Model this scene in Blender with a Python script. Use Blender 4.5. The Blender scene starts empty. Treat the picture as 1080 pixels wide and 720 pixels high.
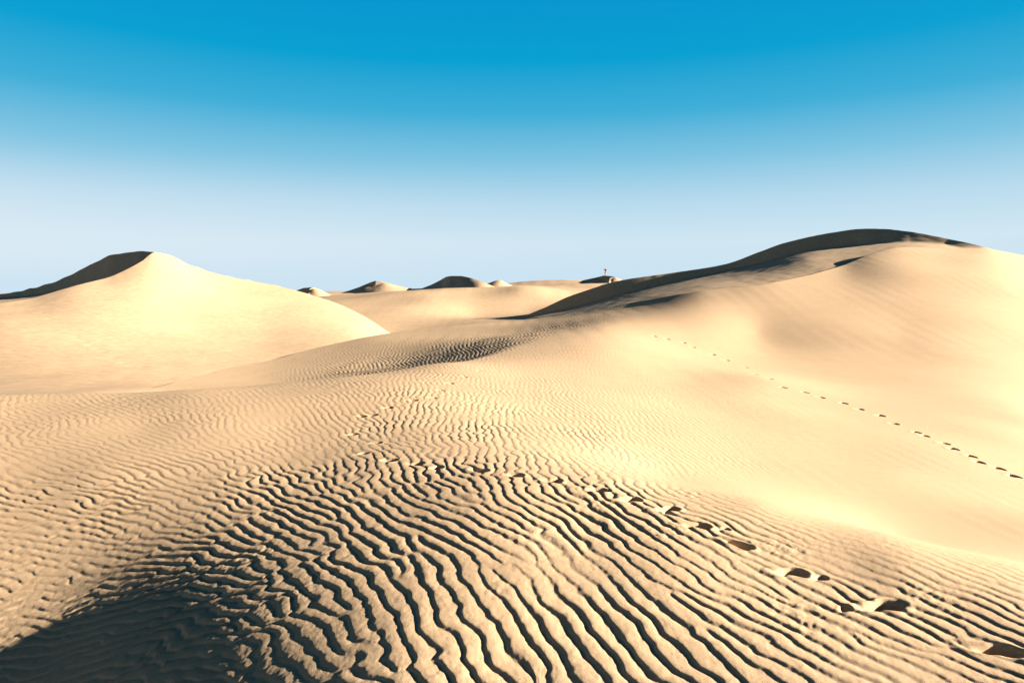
import bpy, bmesh, math, random
import numpy as np
from mathutils import Vector

C = bpy.context.scene.collection
SC = bpy.context.scene
EYE = 1.6                       # eye height above the sand under the photographer
F = 720.0                       # focal length in photo pixels (24 mm on 36 mm, 1080 wide)
PITCH = math.atan(52 / 720)
CP, SP = math.cos(PITCH), math.sin(PITCH)
SUN_AZ, SUN_EL = math.radians(93), math.radians(14.5)
EXPOSURE = 2.52
rng = np.random.default_rng(11)

# ------------------------------------------------------------------ survey helpers
def slope(u, v):
    """bearing (x/y) and rise (z/y) of a surveyed sight line"""
    t = (360 - v) / F
    den = CP + SP * t
    return (u - 540) / F / den, (-SP + CP * t) / den

def P(u, v, Y):
    a, s = slope(u, v)
    return (a * Y, Y, s * Y)

def sstep(e0, e1, x):
    t = np.clip((x - e0) / (e1 - e0), 0, 1)
    return t * t * (3 - 2 * t)

def spline(xs, ys):
    """monotone cubic through table, linear outside"""
    xs = np.array(xs, float); ys = np.array(ys, float)
    h = np.diff(xs); d = np.diff(ys) / h
    m = np.zeros_like(ys)
    m[1:-1] = np.where(d[:-1] * d[1:] > 0, 2 * d[:-1] * d[1:] / (d[:-1] + d[1:] + 1e-12), 0)
    m[0], m[-1] = d[0], d[-1]
    def f(x):
        x = np.asarray(x, float)
        i = np.clip(np.searchsorted(xs, x) - 1, 0, len(h) - 1)
        t = (x - xs[i]) / h[i]; tc = np.clip(t, 0, 1)
        t2, t3 = tc * tc, tc ** 3
        r = (2*t3-3*t2+1)*ys[i] + (t3-2*t2+tc)*h[i]*m[i] + (-2*t3+3*t2)*ys[i+1] + (t3-t2)*h[i]*m[i+1]
        return r + np.where(t < 0, t * h[i] * m[i], 0) + np.where(t > 1, (t - 1) * h[i] * m[i+1], 0)
    return f

def crest(table):
    """table of (u, v, Y) -> functions Y(a), z(a)"""
    a = [slope(u, v)[0] for u, v, Y in table]
    z = [slope(u, v)[1] * Y for u, v, Y in table]
    return spline(a, [Y for _, _, Y in table]), spline(a, z)

class TPS:
    """smooth surface z(x, y) through scattered levels"""
    def __init__(self, pts, lam=1e-4, k=2.0):
        pts = np.array(pts, float); self.k = k
        self.p = self.warp(pts[:, 0], pts[:, 1]); n = len(pts)
        A = np.zeros((n + 3, n + 3)); A[:n, :n] = self.phi(self.p, self.p) + lam * np.eye(n)
        Q = np.c_[np.ones(n), self.p]; A[:n, n:] = Q; A[n:, :n] = Q.T
        self.w = np.linalg.solve(A, np.r_[pts[:, 2], 0, 0, 0])
    def warp(self, x, y):
        r = np.hypot(x, y) + 1e-9; s = np.log1p(r / self.k) / r
        return np.c_[x * s, y * s]
    @staticmethod
    def phi(a, b):
        d = (a[:, None, 0] - b[None, :, 0]) ** 2 + (a[:, None, 1] - b[None, :, 1]) ** 2
        return .5 * d * np.log(d + 1e-12)
    def __call__(self, x, y):
        x = np.asarray(x, float); y = np.asarray(y, float); sh = x.shape
        x = x.ravel(); y = y.ravel(); out = np.empty(len(x)); n = len(self.p)
        for i in range(0, len(x), 60000):
            q = self.warp(x[i:i+60000], y[i:i+60000])
            out[i:i+60000] = self.phi(q, self.p) @ self.w[:n] + self.w[n] + q @ self.w[n+1:]
        return out.reshape(sh)

class Noise:
    """tileable filtered noise, unit variance, features about one unit wide"""
    def __init__(self, seed, n=512, per=8, octaves=False):
        r = np.random.default_rng(seed)
        k = np.fft.fftfreq(n) * n / (n / per)
        kk = np.hypot(k[:, None], k[None, :])
        if octaves: fil = np.where(kk > .35, 1 / np.maximum(kk, .35) ** 1.6, 0) * np.exp(-(kk / (per * .35)) ** 2)
        else: fil = np.exp(-((kk - .6) / .35) ** 2)
        g = np.fft.ifft2(np.fft.fft2(r.standard_normal((n, n))) * fil).real
        self.g = (g / g.std()).astype(np.float32); self.n = n; self.per = per
    def __call__(self, x, y):
        n, p = self.n, self.per
        X = np.asarray(x) * p; Y = np.asarray(y) * p
        i = np.floor(X).astype(np.int64); j = np.floor(Y).astype(np.int64)
        fx = X - i; fy = Y - j; fx = fx*fx*(3-2*fx); fy = fy*fy*(3-2*fy)
        i0, j0 = i % n, j % n; i1, j1 = (i + 1) % n, (j + 1) % n; g = self.g
        return (g[i0, j0]*(1-fx)*(1-fy) + g[i1, j0]*fx*(1-fy) + g[i0, j1]*(1-fx)*fy + g[i1, j1]*fx*fy)

N1, N2, N3, NF = Noise(1), Noise(2), Noise(3), Noise(4, octaves=True)

# ------------------------------------------------------------------ the foreground dune: levels
CREST_N = [(-500, 436, 10), (-200, 422, 10.6), (0, 415.5, 11), (90, 412.5, 11.6), (130, 410, 13.5), (200, 396.5, 21), (280, 380, 29), (340, 366, 34),
           (400, 353, 38.5), (470, 345, 43), (540, 337.5, 46), (600, 330, 44.6), (660, 320.5, 42.6), (740, 305.5, 39.8), (790, 301, 40),
           (850, 290.5, 43), (890, 280, 46.2), (920, 266.5, 48.8), (955, 260.5, 50.6), (1000, 262.5, 51.4), (1042, 262, 52.2),
           (1080, 269, 53.5), (1200, 288, 60), (1500, 320, 70)]
yN, zN = crest(CREST_N)
LEV = [  # u, v, depth : levels read along the near surface
    # right of the nose
    (1060,690,3.02),(1000,650,3.38),(900,700,2.92),(900,600,3.9),(700,700,2.95),(700,600,3.8),(540,700,3.0),(540,600,3.84),
    (620,550,4.6),(800,560,4.45),(950,590,4.0),
    # brow
    (400,495,6.1),(540,500,5.7),(640,508,5.5),(800,533,5.05),(930,562,4.6),(1080,600,4.15),
    # left flank, hollow
    (100,500,6.22),(250,500,6.16),(-200,500,6.3),
    # flat behind the brow, left
    (0,450,8.4),(150,450,8.4),(300,450,8.4),(400,450,8.35),(0,425,10.05),(200,418,10.6),(300,405,12.2),(360,399,12.8),(420,391,14),(470,383,15.5),
    # behind the first edge
    (300,402,19),(360,393,21),(420,383,23),(480,370,24.2),(420,368,30),(520,361,26),(480,355,34),(540,350,34),
    # middle
    (540,450,8.7),(540,400,13.6),(540,376,18.5),(600,480,7.0),(640,450,9.8),(640,400,15.2),(640,370,20.5),(640,345,29),(590,350,29),
    (700,500,7.2),(720,450,10.8),(720,400,17),(720,350,30),
    # big bright slope
    (800,505,8.0),(800,450,11.8),(800,400,18.2),(800,350,31.8),
    (950,565,6.2),(950,500,9.3),(950,430,15.6),(950,350,31.5),
    (1080,580,6.2),(1080,500,10.3),(1080,430,17.6),(1080,350,33),
    (1300,560,9),(1300,450,24),(1300,360,42),(1500,420,30),(1500,620,9)]
pts = [P(*p) for p in LEV] + [(q * float(yN(q)), float(yN(q)), float(zN(q))) for q in np.arange(-1.3, 1.2, .035)]
pts += [(-.5,3.4,-1.67),(-1,3.4,-1.755),(-1.5,3.4,-1.88),(-2,3.4,-2.05),(-2.5,3.4,-2.25),(-3,3.4,-2.41),(-3.7,3.4,-2.48),(-5,3.4,-2.47),
        (-.6,4.4,-1.62),(-1.2,4.4,-1.70),(-1.7,4.4,-1.785),(-2.05,4.4,-1.86),(-2.5,4.4,-1.97),(-3,4.4,-2.085),(-3.6,4.4,-2.14),(-5,4.4,-2.19),
        (-1,5.5,-1.62),(-2,5.5,-1.70),(-3,5.5,-1.775),(-4,5.5,-1.83),(-5.5,5.5,-1.84),(-.5,2.5,-1.74),(-1.2,2.5,-1.95),(-2,2.5,-2.28),(-3,2.5,-2.55),(-5,2.5,-2.6)]
pts += [(0,.6,-1.6),(1.5,.8,-1.58),(-1.5,1.0,-2.1),(-4,1.2,-2.6),(4,1.2,-1.75),(9,1,-2.9),(-9,1,-2.4),(0,-6,-1.9),(8,-6,-2.8),(-8,-6,-2.9)]
S = TPS(pts)

# ------------------------------------------------------------------ ripples: many short wave packets, each turned to the local wind
GX0, GX1, GY0, GY1, GS = -17.0, 21.0, 0.5, 46.0, 0.022
def ripple_angle(x, y):
    """direction of the wave vector, degrees from +X"""
    a = x / np.maximum(y, .5)
    near = sstep(7.5, 4.8, y)
    th_near = 80 - 54 * sstep(-.62, -.12, a) + 4 * sstep(.1, .6, a)
    th_near = th_near - 16 * sstep(4.2, 5.6, y) * sstep(-.25, -.05, a) * sstep(.35, .1, a)
    th_far = 44 - 40 * sstep(-.62, .05, a) + 8 * sstep(.2, .6, a)
    return near * th_near + (1 - near) * th_far + 7 * N1(x / 1.3, y / 1.3)
def ripple_wavelength(x, y):
    a = x / np.maximum(y, .5)
    base = .097 - .022 * sstep(-.30, -.65, a) * sstep(7, 5, y)
    base = base * (1 + .14 * sstep(6.5, 3, y) * sstep(-.4, -.1, a) * sstep(.5, .1, a))
    return base + .065 * sstep(15, 27, y)
def ripple_field():
    nx = int((GX1 - GX0) / GS); ny = int((GY1 - GY0) / GS)
    G = np.zeros((nx, ny), np.complex64)
    r = np.random.default_rng(5)
    for (y0, y1, sg, dens) in ((.5, 9, .37, 2.4), (9, 20, .38, 2.0), (20, 46, .55, 2.0)):
        lo, hi = max(GX0, -1.1 * y1 - 1), min(GX1, 1.1 * y1 + 1)
        n = int((hi - lo) * (y1 - y0) / sg ** 2 * dens)
        px = r.uniform(lo, hi, n); py = r.uniform(y0, y1, n)
        keep = np.abs(px) < py * 1.0 + 1.5
        px, py = px[keep], py[keep]
        th = np.radians(ripple_angle(px, py)); kw = 2 * np.pi / ripple_wavelength(px, py) * (1 + .035 * r.standard_normal(len(px)))
        kx = np.cos(th) * kw; ky = np.sin(th) * kw; ph = r.uniform(0, 2 * np.pi, len(px))
        w = int(2.6 * sg / GS)
        for q in range(len(px)):
            i = int((px[q] - GX0) / GS); j = int((py[q] - GY0) / GS)
            i0, i1, j0, j1 = max(0, i - w), min(nx, i + w), max(0, j - w), min(ny, j + w)
            if i1 - i0 < 2 or j1 - j0 < 2: continue
            dx = GX0 + np.arange(i0, i1) * GS - px[q]; dy = GY0 + np.arange(j0, j1) * GS - py[q]
            ex = np.exp(-.5 * (dx / sg) ** 2 + 1j * (kx[q] * dx + ph[q])).astype(np.complex64)
            ey = np.exp(-.5 * (dy / sg) ** 2 + 1j * ky[q] * dy).astype(np.complex64)
            G[i0:i1, j0:j1] += ex[:, None] * ey[None, :]
    return G
RIP = ripple_field()
def ripple_height(x, y):
    wx = x + .011 * N2(x / .23, y / .23) + .004 * N3(x / .09, y / .09)
    wy = y + .011 * N3(x / .25 + 9, y / .25) + .004 * N2(x / .08, y / .08)
    nx, ny = RIP.shape
    X = np.clip((wx - GX0) / GS, 0, nx - 2.001); Y = np.clip((wy - GY0) / GS, 0, ny - 2.001)
    i = X.astype(np.int64); j = Y.astype(np.int64); fx = (X - i).astype(np.float32); fy = (Y - j).astype(np.float32)
    g = (RIP[i, j]*(1-fx)*(1-fy) + RIP[i+1, j]*fx*(1-fy) + RIP[i, j+1]*(1-fx)*fy + RIP[i+1, j+1]*fx*fy)
    mag = np.abs(g); ph = np.angle(g)
    # steep side towards the left (lee), broad rounded back towards the sun
    t = (ph / (2 * np.pi) + .5) % 1.0
    lee = .27 + .05 * N1(x / .6 + 7, y / .6)
    up = np.clip(t / lee, 0, 1); dn = np.clip((t - lee) / (1 - lee), 0, 1)
    prof = np.where(t < lee, up * up * (3 - 2 * up), np.cos(.5 * np.pi * dn ** 1.15)) * 2 - 1
    weak = mag / (mag + .30)
    return prof * weak

yE = spline([slope(u, 400)[0] for u in (-300, 0, 200, 300, 360, 420, 470, 540, 600, 640, 700)], [9.8, 10.6, 11.2, 12.2, 12.9, 14.2, 16, 21, 27, 32, 40])
def ripple_amp(x, y):
    a = x / np.maximum(y, .5)
    near = .0053 * sstep(6.9, 4.6, y + 1.4 * sstep(.0, .6, a))
    near = near * (1 - .30 * sstep(.25, .62, a)) * (1 - .08 * sstep(-.35, -.60, a)) * (1 - .6 * sstep(.30, .55, a) * sstep(3.4, 4.4, y))
    mid = .0020 * sstep(4.5, 6.5, y) * sstep(16, 9, y) * sstep(.34, .1, a) + .0016 * sstep(6, 9, y) * sstep(32, 15, y) * (.25 + .75 * sstep(.48, .25, a)) * sstep(.9, .6, a)
    mid = mid * (1 - .58 * sstep(-.1, -.35, a) * sstep(6, 8, y))
    q = y - yE(a)
    far = .0066 * sstep(-1, 3.5, q) * sstep(17, 6, q) * sstep(-.40, -.2, a) * sstep(.26, .10, a) + .003 * sstep(6, 14, q) * sstep(-.4, -.2, a)
    return near + mid + far

# ------------------------------------------------------------------ footprints
def hit(u, v, y0=1.7, y1=60):
    a, s = slope(u, v)
    y = np.exp(np.linspace(math.log(y0), math.log(y1), 1500)); d = S(a * y, y) - s * y
    k = np.argmax(d > 0)
    if not d[k] > 0: return None
    return a * y[k], y[k]
NEAR_TRAIL = [(508,499),(545,503),(585,508),(632,517),(668,526),(707,536),(738,553),(783,573),(838,602),(935,638),(1058,688)]
FAR_TRAIL = [(505,391),(490,397),(475,404),(465,412),(457,420),(436,423),(410,430),(393,437),(382,438),(372,457),(397,468),(383,480),(412,488),(440,492),(462,496)]
HILL_TRAIL = [(690,354),(704,357),(721,361),(731,366),(752,374),(766,380),(786,387),(797,395),(812,401),(826,410),(849,415),(866,420),(890,426),(907,432),
              (929,438),(944,446),(967,455),(976,459),(997,468),(1006,474),(1025,482),(1033,488),(1054,495),(1070,503),(1090,512)]
DENTS = []
r = np.random.default_rng(3)
def trail(px, L, W, D, across=False):
    q = [hit(*p) for p in px]; q = [p for p in q if p]
    for i, p in enumerate(q):
        n = q[min(i + 1, len(q) - 1)]; m = q[max(i - 1, 0)]
        ang = math.atan2(n[1] - m[1], n[0] - m[0]) + r.normal(0, .25)
        if across: ang = r.normal(-.12, .22); L_ = L * (.8 if p[1] > 3.6 else 1.1)
        else: L_ = L
        far = max(1, (p[1] / 14) ** .6); L_ *= far
        DENTS.append((p[0], p[1], ang, L_ * r.uniform(.8, 1.15), W * far * r.uniform(.85, 1.15), D * far * (r.uniform(.8, 1.15) if L == .085 else r.uniform(.3, 1.2))))
trail(NEAR_TRAIL, .085, .055, .075, True)
trail(FAR_TRAIL, .08, .06, .04, True)
trail(HILL_TRAIL, .092, .09, .065, True)
for (u, v) in ((866,607),(765,556),(705,540),(1076,692),(892,640)):           # loose kicked sand beside the steps
    p = hit(u, v); DENTS.append((p[0], p[1], r.uniform(0, 3), .04, .03, .018))
def footprints(x, y, z):
    for (cx, cy, an, L, W, D) in DENTS:
        R = L * 2.6
        m = np.nonzero((np.abs(x - cx) < R) & (np.abs(y - cy) < R))
        if not len(m[0]): continue
        dx, dy = x[m] - cx, y[m] - cy
        c, s = math.cos(an), math.sin(an)
        lx = c * dx + s * dy; ly = -s * dx + c * dy
        ww = W * (1 + .15 * np.sin(lx / L * 2.2))
        q = np.hypot(lx / np.where(lx < 0, 1.75 * L, L), ly / ww) * (1 + .04 * N1(x[m] / .08, y[m] / .08))
        soft = sstep(-.1, -1.0, lx / L)                       # the side facing the sun slumps to a ramp, the other stays steep
        hole = -D * (1 - sstep(.72 - .55 * soft, 1.04, q))
        rim = .07 * D * np.exp(-((q - 1.28) / .2) ** 2)
        z[m] += hole + rim
    return z

# ------------------------------------------------------------------ meshes
def sheet(name, X, Y, Z, mat, label, cat, flip=False):
    """one smooth sheet of sand from a grid of points (columns x rows)"""
    nc, nr = X.shape
    co = np.empty((nc * nr, 3), np.float32)
    co[:, 0] = X.ravel(); co[:, 1] = Y.ravel(); co[:, 2] = Z.ravel() + EYE
    i = np.arange(nc - 1)[:, None] * nr + np.arange(nr - 1)[None, :]
    q = np.stack([i, i + nr, i + nr + 1, i + 1], -1).reshape(-1, 4).astype(np.int32)
    me = bpy.data.meshes.new(name)
    me.vertices.add(len(co)); me.vertices.foreach_set('co', co.ravel())
    me.loops.add(q.size); me.loops.foreach_set('vertex_index', q.ravel())
    me.polygons.add(len(q)); me.polygons.foreach_set('loop_start', np.arange(0, q.size, 4, dtype=np.int32))
    me.polygons.foreach_set('use_smooth', np.ones(len(q), bool))
    me.update(calc_edges=True); me.validate()
    me.materials.append(mat)
    o = bpy.data.objects.new(name, me); C.objects.link(o)
    o['kind'] = 'structure'; o['label'] = label; o['category'] = cat
    return o

# ------------------------------------------------------------------ materials
def sand_material(name, col_a, col_b, grain, near):
    m = bpy.data.materials.new(name); m.use_nodes = True
    nt = m.node_tree; nd = nt.nodes; ln = nt.links
    bs = nd['Principled BSDF']; bs.inputs['Roughness'].default_value = .95
    bs.inputs['Specular IOR Level'].default_value = .12
    tc = nd.new('ShaderNodeTexCoord')
    big = nd.new('ShaderNodeTexNoise'); big.inputs['Scale'].default_value = .22; big.inputs['Detail'].default_value = 6; big.inputs['Roughness'].default_value = .6
    ln.new(tc.outputs['Object'], big.inputs['Vector'])
    rp = nd.new('ShaderNodeValToRGB'); rp.color_ramp.elements[0].position = .3; rp.color_ramp.elements[1].position = .7
    rp.color_ramp.elements[0].color = (*col_a, 1); rp.color_ramp.elements[1].color = (*col_b, 1)
    ln.new(big.outputs['Fac'], rp.inputs['Fac'])
    gr = nd.new('ShaderNodeTexNoise'); gr.inputs['Scale'].default_value = grain; gr.inputs['Detail'].default_value = 4; gr.inputs['Roughness'].default_value = .75
    ln.new(tc.outputs['Object'], gr.inputs['Vector'])
    mr = nd.new('ShaderNodeMapRange'); mr.inputs['From Min'].default_value = .25; mr.inputs['From Max'].default_value = .75
    mr.inputs['To Min'].default_value = .78; mr.inputs['To Max'].default_value = 1.19
    ln.new(gr.outputs['Fac'], mr.inputs['Value'])
    mx = nd.new('ShaderNodeVectorMath'); mx.operation = 'SCALE'
    ln.new(rp.outputs['Color'], mx.inputs[0]); ln.new(mr.outputs['Result'], mx.inputs['Scale'])
    ln.new(mx.outputs['Vector'], bs.inputs['Base Color'])
    bp = nd.new('ShaderNodeBump'); bp.inputs['Strength'].default_value = near[0]; bp.inputs['Distance'].default_value = near[1]
    ln.new(gr.outputs['Fac'], bp.inputs['Height']); ln.new(bp.outputs['Normal'], bs.inputs['Normal'])
    return m
SAND = sand_material('sand_near', (.36, .252, .155), (.40, .283, .175), 150, (.6, .004))
SAND_FAR = sand_material('sand_far', (.36, .252, .157), (.395, .28, .175), 3.0, (.12, .01))

def cols(lo, hi, d_lo, d_hi, step):
    dense = np.arange(d_lo, d_hi, step)
    def side(start, end):
        out = [start]; w = step
        while (out[-1] < end) if end > start else (out[-1] > end):
            w *= 1.07; out.append(out[-1] + (w if end > start else -w))
        return np.array(out[1:])
    return np.r_[side(d_lo, lo)[::-1], dense, side(d_hi, hi)]

# --- foreground dune
a = cols(-2.2, 2.6, -.83, .83, .0013)
NR = 1500
t = np.linspace(0, 1, NR)
Yc = yN(a)
Y = 1.45 * (Yc[:, None] / 1.45) ** t[None, :]
X = a[:, None] * Y
Z = S(X, Y)
Z += .012 * N2(X / 2.3, Y / 2.3) * sstep(25, 8, Y) + .03 * N3(X / 7, Y / 7) * sstep(9, 20, Y)
qe = Y - yE(a)[:, None]
Z -= .13 * sstep(0, 3, qe) * sstep(16, 4, qe) * sstep(.06, -.12, a)[:, None]
amp = ripple_amp(X, Y) * (1 + .22 * N2(X / .9, Y / .9))
rip = ripple_height(X, Y)
Z += amp * rip
lump = np.clip(N1(X / .5 + 3, Y / .5) - .8, 0, 2) * sstep(7, 5, Y)
Z += lump * .0008 * NF(X / .05, Y / .05) + .0004 * NF(X / .035, Y / .035) * sstep(8, 4, Y)
Z = footprints(X, Y, Z)
# lee side behind the crest
dyda = np.gradient(Yc, a)
k = 1 / np.sqrt(1 + ((dyda / Yc)) ** 2 )
tl = np.linspace(0, 1, 90)[1:] ** 1.7
YL = Yc[:, None] + 14 * tl[None, :]
XL = a[:, None] * YL
ZL = Z[:, -1:] - .58 * k[:, None] * (YL - Yc[:, None])
X = np.c_[X, XL]; Y = np.c_[Y, YL]; Z = np.c_[Z, ZL]
sheet('rippled_dune', X, Y, Z, SAND, 'broad rippled sand dune in the foreground with footprints, rising to a bright slope at the right', 'dune')

# --- high dune with the shaded slip face, behind the bright slope
CREST_G = [(430, 362, 84), (500, 346, 81), (545, 335.5, 78.5), (575, 324, 76.8), (600, 312.5, 75.5), (625, 304, 74.4), (650, 296.5, 73.6), (700, 289, 72.6), (765, 278.5, 71.8), (800, 266, 71.2),
           (830, 255.5, 70.6), (880, 245, 69.3), (905, 241.5, 68), (930, 241.5, 65.4), (960, 244.5, 61.6), (1000, 252, 57.2), (1042, 261.5, 52.6), (1080, 272, 55), (1200, 292, 63)]
yG, zG = crest(CREST_G)
FLOOR = TPS([P(*p) for p in ((1060,268,52.5),(1000,259,55.2),(960,256,59),(930,256.5,62.5),(890,260.5,65.5),(850,266,66.5),(800,279,67),(760,288,67),(700,301,67),(640,315.5,69.5),(600,326.5,69.5),(560,334.5,71),(520,345,74),
     (910,270,50.8),(890,277,48.4),(850,287,45.8),(790,298.5,43.5),(740,303.5,44),(700,310,45),(640,322,46),(600,329.5,50),(560,337,54),(480,356,56),(430,368,60),(850,274,53),(800,286,53),(760,294,53))])
def slip_dune(name, a, yG, zG, label, floor, start=None, front_len=20, n=260, back=.12, behind=60, tan=.68, rough=.0):
    Yg = yG(a); zg = zG(a) + rough * N1(a * 60, a * 0 + 3)
    tt = np.linspace(0, 1, n)
    Y0 = Yg - front_len if start is None else np.minimum(start(a), Yg - .3)
    Y1 = Y0[:, None] + (Yg - Y0)[:, None] * (1 - (1 - tt[None, :]) ** 1.6)
    X1 = a[:, None] * Y1
    kk = 1 / np.sqrt(1 + (np.gradient(Yg, a) / Yg) ** 2)
    fl = np.minimum(floor(X1, Y1), zg[:, None])
    dd = zg[:, None] - tan * kk[:, None] * (Yg[:, None] - Y1) - fl
    Z1 = fl + .5 * (dd + np.sqrt(dd * dd + .03))
    Z1 = np.minimum(Z1, zg[:, None]); Z1[:, -1] = zg
    t2 = np.linspace(0, 1, 70)[1:] ** 2
    Y2 = Yg[:, None] + behind * t2[None, :]
    Z2 = zg[:, None] - back * (Y2 - Yg[:, None]) - .001 * (Y2 - Yg[:, None]) ** 2
    XX = np.c_[X1, a[:, None] * Y2]; YY = np.c_[Y1, Y2]; ZZ = np.c_[Z1, Z2]
    ZZ = ZZ + .007 * N2(XX / 3, YY / 3) + .004 * N3(XX / .8, YY / .8)
    return sheet(name, XX, YY, ZZ, SAND_FAR, label, 'dune')
slip_dune('high_dune', np.arange(-.18, 1.0, .0016), yG, zG, 'highest dune at the right with a dark shaded slip face under its rounded crest', FLOOR, start=lambda a: yN(a) + .15)
# --- left dune
CREST_LN = [(-400, 372, 30), (-120, 333, 35), (0, 319.5, 40), (30, 315, 42), (80, 301, 46), (112, 293, 49.5), (125, 288, 51), (150, 275, 55), (163, 266.5, 58.5),
            (180, 270.5, 60), (200, 279.5, 61), (230, 289, 62), (290, 301, 64), (350, 318, 62), (385, 334, 59), (415, 353, 56), (470, 380, 54)]
CREST_LF = [(-400, 330, 80), (-120, 318, 78), (0, 310.5, 75), (30, 305, 73), (60, 296, 70.5), (85, 284, 68), (105, 274.5, 66), (117, 269, 64.5), (140, 265.5, 61.5), (155, 265, 59.6), (163, 266, 58.7),
            (180, 270, 60.2), (200, 279.2, 61.2), (230, 289, 62.2), (290, 301, 64.2), (350, 318, 62.2), (385, 334, 59.2), (415, 353, 56.2), (470, 380, 54.2)]
yl, zl = crest(CREST_LN); yf, zf = crest(CREST_LF)
SL = TPS([P(*p) for p in CREST_LN] + [P(*p) for p in ((-300,420,16),(-100,400,20),(-200,430,11),(0,421,11.2),(100,417.5,11.8),(150,413,14),(200,400.5,21),(0,412,15),(100,408,17),
      (300,379.5,31),(380,362,42),(0,370,25),(0,340,32),(100,370,27),(100,335,36.5),(200,370,31),(200,335,43),(180,305,49.5),(280,355,41),(280,325,52),(350,345,48),(130,310,45),(60,320,40))])
FL_L = TPS([P(*p) for p in ((0,317,44),(40,310,47),(80,298,55),(100,291.5,57),(130,283.5,58),(-120,328,40),(-120,319,74),(0,311.2,72),(30,305.6,70.5),(60,298,66),(-400,350,40),(163,275,58.6),(120,288,55.5),(300,310,64),(420,356,56))])
a = np.arange(-1.1, .02, .0016)
Yn, Yf = yl(a), np.maximum(yf(a), yl(a) + .1); Zn, Zf = zl(a), zf(a) + .03 * N1(a * 60, a * 0 + 7)
tt = np.linspace(0, 1, 330)
Y1 = 11.2 + (Yn - 11.2)[:, None] * tt[None, :] ** .8; X1 = a[:, None] * Y1
Z1 = SL(X1, Y1); Z1 += (Zn - Z1[:, -1])[:, None] * sstep(.85, 1, tt)[None, :]
t2 = np.linspace(0, 1, 170)[1:]
Y2 = Yn[:, None] + (Yf - Yn)[:, None] * t2[None, :]; X2 = a[:, None] * Y2
kn = 1 / np.sqrt(1 + (np.gradient(Yn, a) / Yn) ** 2); kf = 1 / np.sqrt(1 + (np.gradient(Yf, a) / Yf) ** 2)
zn_ = Zn[:, None] - .67 * kn[:, None] * (Y2 - Yn[:, None]); zf_ = Zf[:, None] - .67 * kf[:, None] * (Yf[:, None] - Y2)
Z2 = np.maximum(np.maximum(zn_, zf_), np.minimum(FL_L(X2, Y2), np.minimum(Zn, Zf)[:, None]))
t3 = np.linspace(0, 1, 60)[1:] ** 2
Y3 = Yf[:, None] + 45 * t3[None, :]; Z3 = Zf[:, None] - .13 * (Y3 - Yf[:, None]) - .001 * (Y3 - Yf[:, None]) ** 2
X = np.c_[X1, X2, a[:, None] * Y3]; Y = np.c_[Y1, Y2, Y3]; Z = np.c_[Z1, Z2, Z3]
Z += .006 * N2(X / 3.3, Y / 3.3) + .002 * N3(X / .8, Y / .8)
# old faint trail over its face
lt = [(42,330),(52,336),(60,340),(70,348),(80,355),(88,360),(95,364),(102,368),(108,371),(121,377),(132,383),(138,388),(146,392),(152,398)]
for (u, v) in lt:
    aa, s = slope(u, v); ys = np.linspace(24, 60, 800); d = SL(aa * ys, ys) - s * ys; kk = np.argmax(d > 0)
    cx, cy = aa * ys[kk], ys[kk]
    q = np.hypot(X - cx, (Y - cy) * .7) / .16
    Z -= .014 * np.exp(-q ** 4)
sheet('pointed_dune', X, Y, Z, SAND_FAR, 'large bright dune at the left with a dark hollow beside its pointed crest', 'dune')

# --- plain between the dunes, and the open ground around
PL = TPS([P(*p) for p in ((420,352,64),(545,338.5,67),(585,331,76),(500,341,68),(390,338,72),(500,329,84),(560,328,86),(620,318,96),(450,311.5,92),(550,307,100),(500,305.6,112),(450,306.6,112),(540,303.5,112),(400,308.5,108),(350,314.5,95),(450,306.5,126),(505,304.3,126),(450,305.8,160),(380,308.5,150),(560,299.5,165),(620,298,172),
     (700,298,170),(800,300,170),(400,308.3,120),(320,311,130),(250,314,125),(100,316,120),(-100,318,120),(900,302,160),(1080,304,150))] +
     [(-60,25,-4.5),(0,30,-4.5),(40,60,-4.0),(80,40,-5),(0,10,-4.8),(0,-80,-5),(90,-40,-5),(-90,-40,-5),(-150,60,-4)], k=25)
a = np.arange(-1.3, 1.3, .004)
tt = np.linspace(0, 1, 520)
Y = 30 * (190 / 30) ** tt[None, :] + 0 * a[:, None]; X = a[:, None] * Y
Z = PL(X, Y) + .20 * N2(X / 26 + 5, Y / 26) * sstep(70, 100, Y) + .05 * N3(X / 9, Y / 9)
back = 190 + 400 * np.linspace(0, 1, 80)[1:] ** 2
Yb = back[None, :] + 0 * a[:, None]
Zb = Z[:, -1:] + (-8 - Z[:, -1:]) * sstep(190, 330, Yb)
sheet('sand_plain', np.c_[X, a[:, None] * Yb], np.c_[Y, Yb], np.c_[Z, Zb], SAND_FAR, 'smooth orange sand plain lying between the dunes and rising to the horizon', 'sand')
g = np.r_[-np.geomspace(6000, 10, 60), 0, np.geomspace(10, 6000, 60)]
GX, GY = np.meshgrid(g, g, indexing='ij')
GR = np.hypot(GX, GY)
GZ = -4.6 - 4 * sstep(40, 300, GR) - .0 * GX
GZ = GZ + 1.2 * np.exp(-((GX + 0) ** 2 + (GY + 8) ** 2) / 14 ** 2)
sheet('sand_ground', GX, GY, GZ, SAND_FAR, 'open low sand all around the dunes out to the horizon', 'ground')

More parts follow.
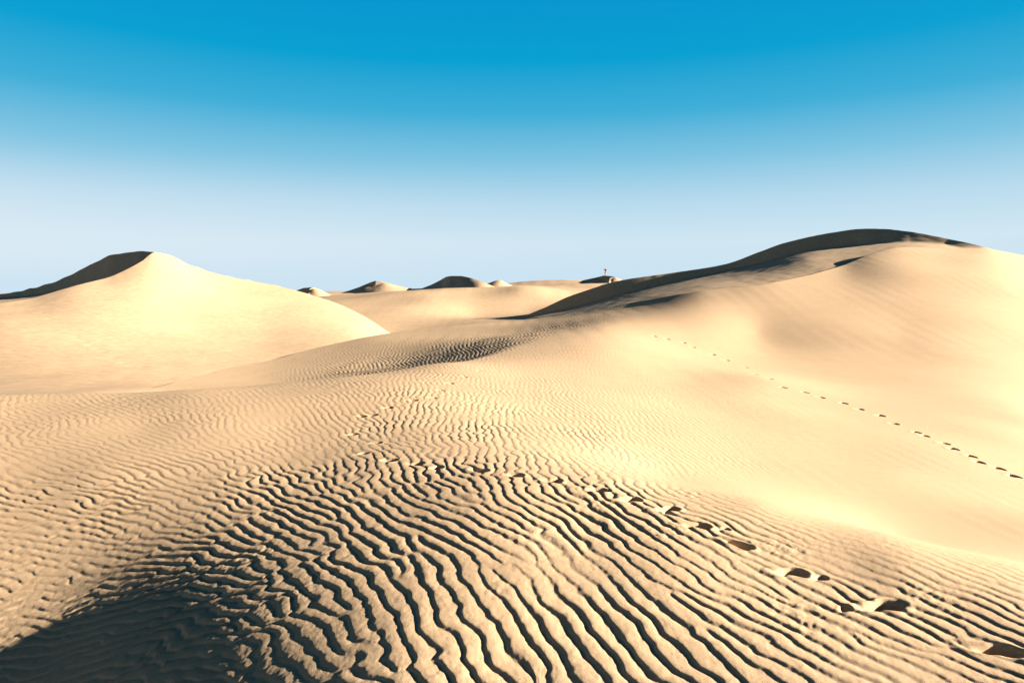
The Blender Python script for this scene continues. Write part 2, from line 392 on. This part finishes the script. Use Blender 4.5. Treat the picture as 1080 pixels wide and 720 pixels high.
# --- small far dunes on the skyline
def far_dune(label, crest_tab, floor_tab, drop=24, front=26, spread=2.8, w=.025):
    ym = np.mean([q[2] for q in crest_tab])
    crest_tab = [(u, v, ym + spread * (Y - ym)) for u, v, Y in crest_tab]; floor_tab = [(u, v, ym + spread * (Y - ym)) for u, v, Y in floor_tab]
    yc, _ = crest(crest_tab)
    ca = [slope(u, v)[0] for u, v, Y in crest_tab]; cz = [slope(u, v)[1] * Y for u, v, Y in crest_tab]
    zc = lambda q: np.interp(q, ca, cz)
    fl = [P(*p) for p in floor_tab] + [P(u, v + drop, Y - front) for u, v, Y in floor_tab]
    lo, hi = slope(crest_tab[0][0], 300)[0], slope(crest_tab[-1][0], 300)[0]
    def soft(f, w):
        return lambda q: sum(f(q + (hi - lo) * w * o) * wt for o, wt in ((-1, .15), (-.5, .22), (0, .26), (.5, .22), (1, .15)))
    slip_dune('far_dune', np.linspace(lo, hi, 200), soft(yc, w), soft(zc, w * .35), label, TPS(fl, k=30), front_len=front + 2, n=200, behind=40, back=.15, tan=.68)
far_dune('small far dune just right of the large left dune, dark on its left end',
    [(300,317,128),(306,313,127),(312,306.5,126),(320,303.5,124),(329,303,121.5),(338,305.5,122),(350,311.5,124),(362,318,126)],
    [(300,319,126),(312,309,123),(322,308.5,121),(331,304,120),(338,306.3,120.5),(350,312,122),(362,319,124)])
far_dune('far dune with a sharp pale peak and a short dark notch below it',
    [(335,318,150),(360,309,145.5),(378,303,141),(390,298,137.5),(396,296,136),(405,297.5,135.5),(420,301.5,136),(440,305.5,138),(470,312,142)],
    [(335,318.5,149),(360,309.5,144.5),(378,303.6,140),(386,301.3,136.3),(393,302,134),(399,300.5,134),(405,298.5,134.8),(420,302,134.8),(440,306,136),(470,313,140)], spread=.7, w=.012)
far_dune('far dune with a broad dark flank, near the middle of the skyline',
    [(420,313,152),(432,309,150.5),(442,305.5,149),(456,300,146),(470,292,142),(475,291,140.5),(487,291,137.5),(496,293,135.5),(508,297,133.5),(517,300.5,132.5),(530,305,133.5),(545,310,135)],
    [(420,314,148),(442,306.5,144),(456,304.5,141),(470,302.5,138),(482,299,136),(495,295.5,134.3),(508,300,131.5),(517,302.5,131.3),(530,306,131.5),(545,311,133)])
far_dune('tiny pale far dune right beside the dark-flanked one',
    [(490,308,150),(505,302,149),(515,298.5,148),(523,296,147),(528,295.5,147),(533,298,147.5),(540,301,148),(550,305,149),(560,309,150)],
    [(490,309,147),(505,303,146),(515,299,145.5),(528,296,145),(533,298.4,145.5),(540,301.5,146),(550,305.5,147),(560,310,148)])
far_dune('far dune carrying the standing person, dark left side and pale right end',
    [(590,306,178),(600,301,177),(608,298,176),(622,294.5,172),(634,291.3,168.5),(636,290.5,168),(640,290.8,167),(645,291.3,165.5),(650,292.5,165),(658,296.5,165.5),(672,303,167)],
    [(590,307,172),(608,299,170),(622,297.8,167),(640,297,164.5),(647,295.5,163.5),(650,293,164.5),(654,294.5,164.6),(658,296.8,165),(672,304,165)])

# ------------------------------------------------------------------ the person on the far crest
def simple_mat(name, col, rough=.8):
    m = bpy.data.materials.new(name); m.use_nodes = True; nt = m.node_tree
    b = nt.nodes['Principled BSDF']; b.inputs['Roughness'].default_value = rough
    no = nt.nodes.new('ShaderNodeTexNoise'); no.inputs['Scale'].default_value = 30
    rp = nt.nodes.new('ShaderNodeValToRGB')
    rp.color_ramp.elements[0].color = (*[c * .8 for c in col], 1); rp.color_ramp.elements[1].color = (*[min(1, c * 1.2) for c in col], 1)
    nt.links.new(no.outputs['Fac'], rp.inputs['Fac']); nt.links.new(rp.outputs['Color'], b.inputs['Base Color'])
    return m
def skin_mesh(name, verts, edges, radii, mat, parent, root=0, sub=2):
    me = bpy.data.meshes.new(name); me.from_pydata(verts, edges, []); me.update()
    o = bpy.data.objects.new(name, me); C.objects.link(o)
    sk = o.modifiers.new('skin', 'SKIN'); sk.use_smooth_shade = True
    for i, rr in enumerate(radii):
        me.skin_vertices[0].data[i].radius = (rr, rr) if not isinstance(rr, tuple) else rr
    me.skin_vertices[0].data[root].use_root = True
    o.modifiers.new('sub', 'SUBSURF').render_levels = sub
    dg = bpy.context.evaluated_depsgraph_get()
    nm = bpy.data.meshes.new_from_object(o.evaluated_get(dg)); nm.name = name
    o.modifiers.clear(); o.data = nm; nm.materials.append(mat)
    for p in nm.polygons: p.use_smooth = True
    o.parent = parent
    return o
px, py, pz = P(638.6, 290.6, 167.4)
person = bpy.data.objects.new('person', None); C.objects.link(person)
person.location = (px, py, pz + EYE - .03); person.scale = (1.05,) * 3
person['label'] = 'person in a dark red top and pale trousers standing on the far dune crest'
person['category'] = 'person'
SKINM, SHIRT, TROU, HAIR = simple_mat('skin', (.38, .21, .14)), simple_mat('dark_red_cloth', (.022, .006, .008)), simple_mat('pale_cloth', (.30, .25, .22)), simple_mat('hair', (.02, .014, .01))
V = [(0,0,.92),(0,0,1.15),(0,0,1.38),(0,0,1.50),(0,-.01,1.58),(0,-.01,1.68),(0,0,1.73),                 # pelvis .. crown
     (.18,0,1.40),(.27,-.02,1.14),(.29,-.06,.90),(.29,-.07,.83),                                          # arm hanging
     (-.18,0,1.42),(-.46,-.04,1.38),(-.26,-.16,1.58),(-.19,-.18,1.61),                                   # arm held out
     (.10,0,.86),(.12,-.02,.48),(.13,.02,.08),(.14,-.12,.03),
     (-.10,0,.86),(-.13,-.02,.48),(-.15,.02,.08),(-.16,-.12,.03)]
E = [(0,1),(1,2),(2,3),(3,4),(4,5),(5,6),(2,7),(7,8),(8,9),(9,10),(2,11),(11,12),(12,13),(13,14),(0,15),(15,16),(16,17),(17,18),(0,19),(19,20),(20,21),(21,22)]
R = [.13,.12,.13,.055,.085,.10,.06,.06,.045,.032,.035,.06,.045,.032,.035,.085,.058,.042,.04,.085,.058,.042,.04]
def fingers(base, d, side):
    n0 = len(V); bi = len(V)
    d = Vector(d).normalized(); s = Vector(side).normalized()
    for q, L in zip((-.03, -.01, .01, .03), (.065, .078, .074, .058)):
        p0 = Vector(V[base]) + s * q + d * .02; p1 = p0 + d * L * .6; p2 = p1 + d * L * .4 + Vector((0, -.012, -.008))
        V.extend([tuple(p0), tuple(p1), tuple(p2)]); k0 = len(V) - 3
        E.extend([(base, k0), (k0, k0 + 1), (k0 + 1, k0 + 2)]); R.extend([.011, .0095, .008])
    p0 = Vector(V[base]) + s * .035 - d * .02; p1 = p0 + s * .03 + d * .03
    V.extend([tuple(p0), tuple(p1)]); k0 = len(V) - 2
    E.extend([(base, k0), (k0, k0 + 1)]); R.extend([.012, .010])
fingers(10, (0, -.1, -1), (0, -1, 0)); fingers(14, (.9, -.1, .35), (0, -.5, .8))
skin_mesh('body', V, E, R, SKINM, person)
skin_mesh('shirt', [(0,0,.90),(0,0,1.15),(0,0,1.40),(0,0,1.47),(.185,0,1.405),(.26,-.02,1.17),(-.185,0,1.425),(-.42,-.035,1.385)],
          [(0,1),(1,2),(2,3),(2,4),(4,5),(2,6),(6,7)], [(.165,.15),.145,.155,.08,.085,.07,.085,.07], SHIRT, person)
skin_mesh('trousers', [(0,0,.95),(.10,0,.85),(.12,-.02,.48),(.13,.02,.10),(-.10,0,.85),(-.13,-.02,.48),(-.15,.02,.10)],
          [(0,1),(1,2),(2,3),(0,4),(4,5),(5,6)], [.15,.115,.085,.07,.115,.085,.07], TROU, person)
skin_mesh('hair', [(0,.03,1.62),(0,.02,1.70),(0,0,1.76)], [(0,1),(1,2)], [.09,.105,.07], HAIR, person)

# ------------------------------------------------------------------ sun, sky, camera
sd = Vector((math.sin(SUN_AZ) * math.cos(SUN_EL), math.cos(SUN_AZ) * math.cos(SUN_EL), math.sin(SUN_EL)))
L = bpy.data.lights.new('sun', 'SUN'); L.energy = 5; L.angle = math.radians(.5); L.color = (1, .885, .73)
so = bpy.data.objects.new('sun', L); C.objects.link(so); so.rotation_euler = (-sd).to_track_quat('-Z', 'Y').to_euler(); so.location = (60, -5, 30)

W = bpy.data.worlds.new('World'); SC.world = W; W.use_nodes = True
nt = W.node_tree; nd = nt.nodes; ln = nt.links
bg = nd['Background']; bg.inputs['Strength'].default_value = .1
sky = nd.new('ShaderNodeTexSky'); sky.sky_type = 'NISHITA'; sky.sun_disc = False; sky.sun_elevation = SUN_EL; sky.sun_rotation = SUN_AZ
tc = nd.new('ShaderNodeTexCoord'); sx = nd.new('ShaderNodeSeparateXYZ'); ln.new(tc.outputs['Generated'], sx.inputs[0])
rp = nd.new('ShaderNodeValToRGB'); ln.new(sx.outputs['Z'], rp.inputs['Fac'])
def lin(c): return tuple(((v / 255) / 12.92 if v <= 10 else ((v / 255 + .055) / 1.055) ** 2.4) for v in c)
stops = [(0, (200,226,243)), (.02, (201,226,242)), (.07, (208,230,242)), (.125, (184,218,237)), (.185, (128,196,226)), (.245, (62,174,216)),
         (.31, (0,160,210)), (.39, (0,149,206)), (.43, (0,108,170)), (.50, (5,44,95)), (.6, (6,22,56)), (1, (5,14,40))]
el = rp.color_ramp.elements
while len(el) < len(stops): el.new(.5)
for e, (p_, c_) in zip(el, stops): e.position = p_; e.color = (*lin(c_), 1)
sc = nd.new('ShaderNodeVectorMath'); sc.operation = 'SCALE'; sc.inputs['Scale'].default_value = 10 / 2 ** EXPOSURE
# paler, hazier horizon on the side away from the sun
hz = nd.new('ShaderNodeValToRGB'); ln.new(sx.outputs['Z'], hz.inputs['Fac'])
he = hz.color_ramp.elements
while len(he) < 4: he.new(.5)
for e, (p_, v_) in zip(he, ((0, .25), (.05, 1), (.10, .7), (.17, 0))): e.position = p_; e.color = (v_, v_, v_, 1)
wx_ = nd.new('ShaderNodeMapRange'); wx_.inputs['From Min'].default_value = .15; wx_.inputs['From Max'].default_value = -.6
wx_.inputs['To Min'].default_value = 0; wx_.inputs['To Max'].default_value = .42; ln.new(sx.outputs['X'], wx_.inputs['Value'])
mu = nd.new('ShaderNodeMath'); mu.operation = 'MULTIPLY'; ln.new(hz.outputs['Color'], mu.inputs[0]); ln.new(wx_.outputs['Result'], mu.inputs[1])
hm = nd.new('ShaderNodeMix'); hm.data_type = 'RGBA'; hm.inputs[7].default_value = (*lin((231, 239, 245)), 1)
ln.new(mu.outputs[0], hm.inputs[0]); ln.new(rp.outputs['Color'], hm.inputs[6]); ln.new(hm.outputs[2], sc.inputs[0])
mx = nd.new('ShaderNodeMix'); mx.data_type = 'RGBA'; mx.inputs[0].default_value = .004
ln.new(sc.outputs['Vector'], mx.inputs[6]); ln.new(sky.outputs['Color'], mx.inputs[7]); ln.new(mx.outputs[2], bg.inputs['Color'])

cam = bpy.data.cameras.new('camera'); co = bpy.data.objects.new('camera', cam); C.objects.link(co)
cam.sensor_width = 36; cam.lens = 24; cam.clip_start = .05; cam.clip_end = 20000
co.location = (0, 0, EYE); co.rotation_euler = (math.pi / 2 - PITCH, 0, 0)
SC.camera = co
SC.render.engine = 'CYCLES'
vs = SC.view_settings; vs.view_transform = 'Standard'; vs.look = 'None'; vs.exposure = EXPOSURE; vs.gamma = 1; vs.use_curve_mapping = False
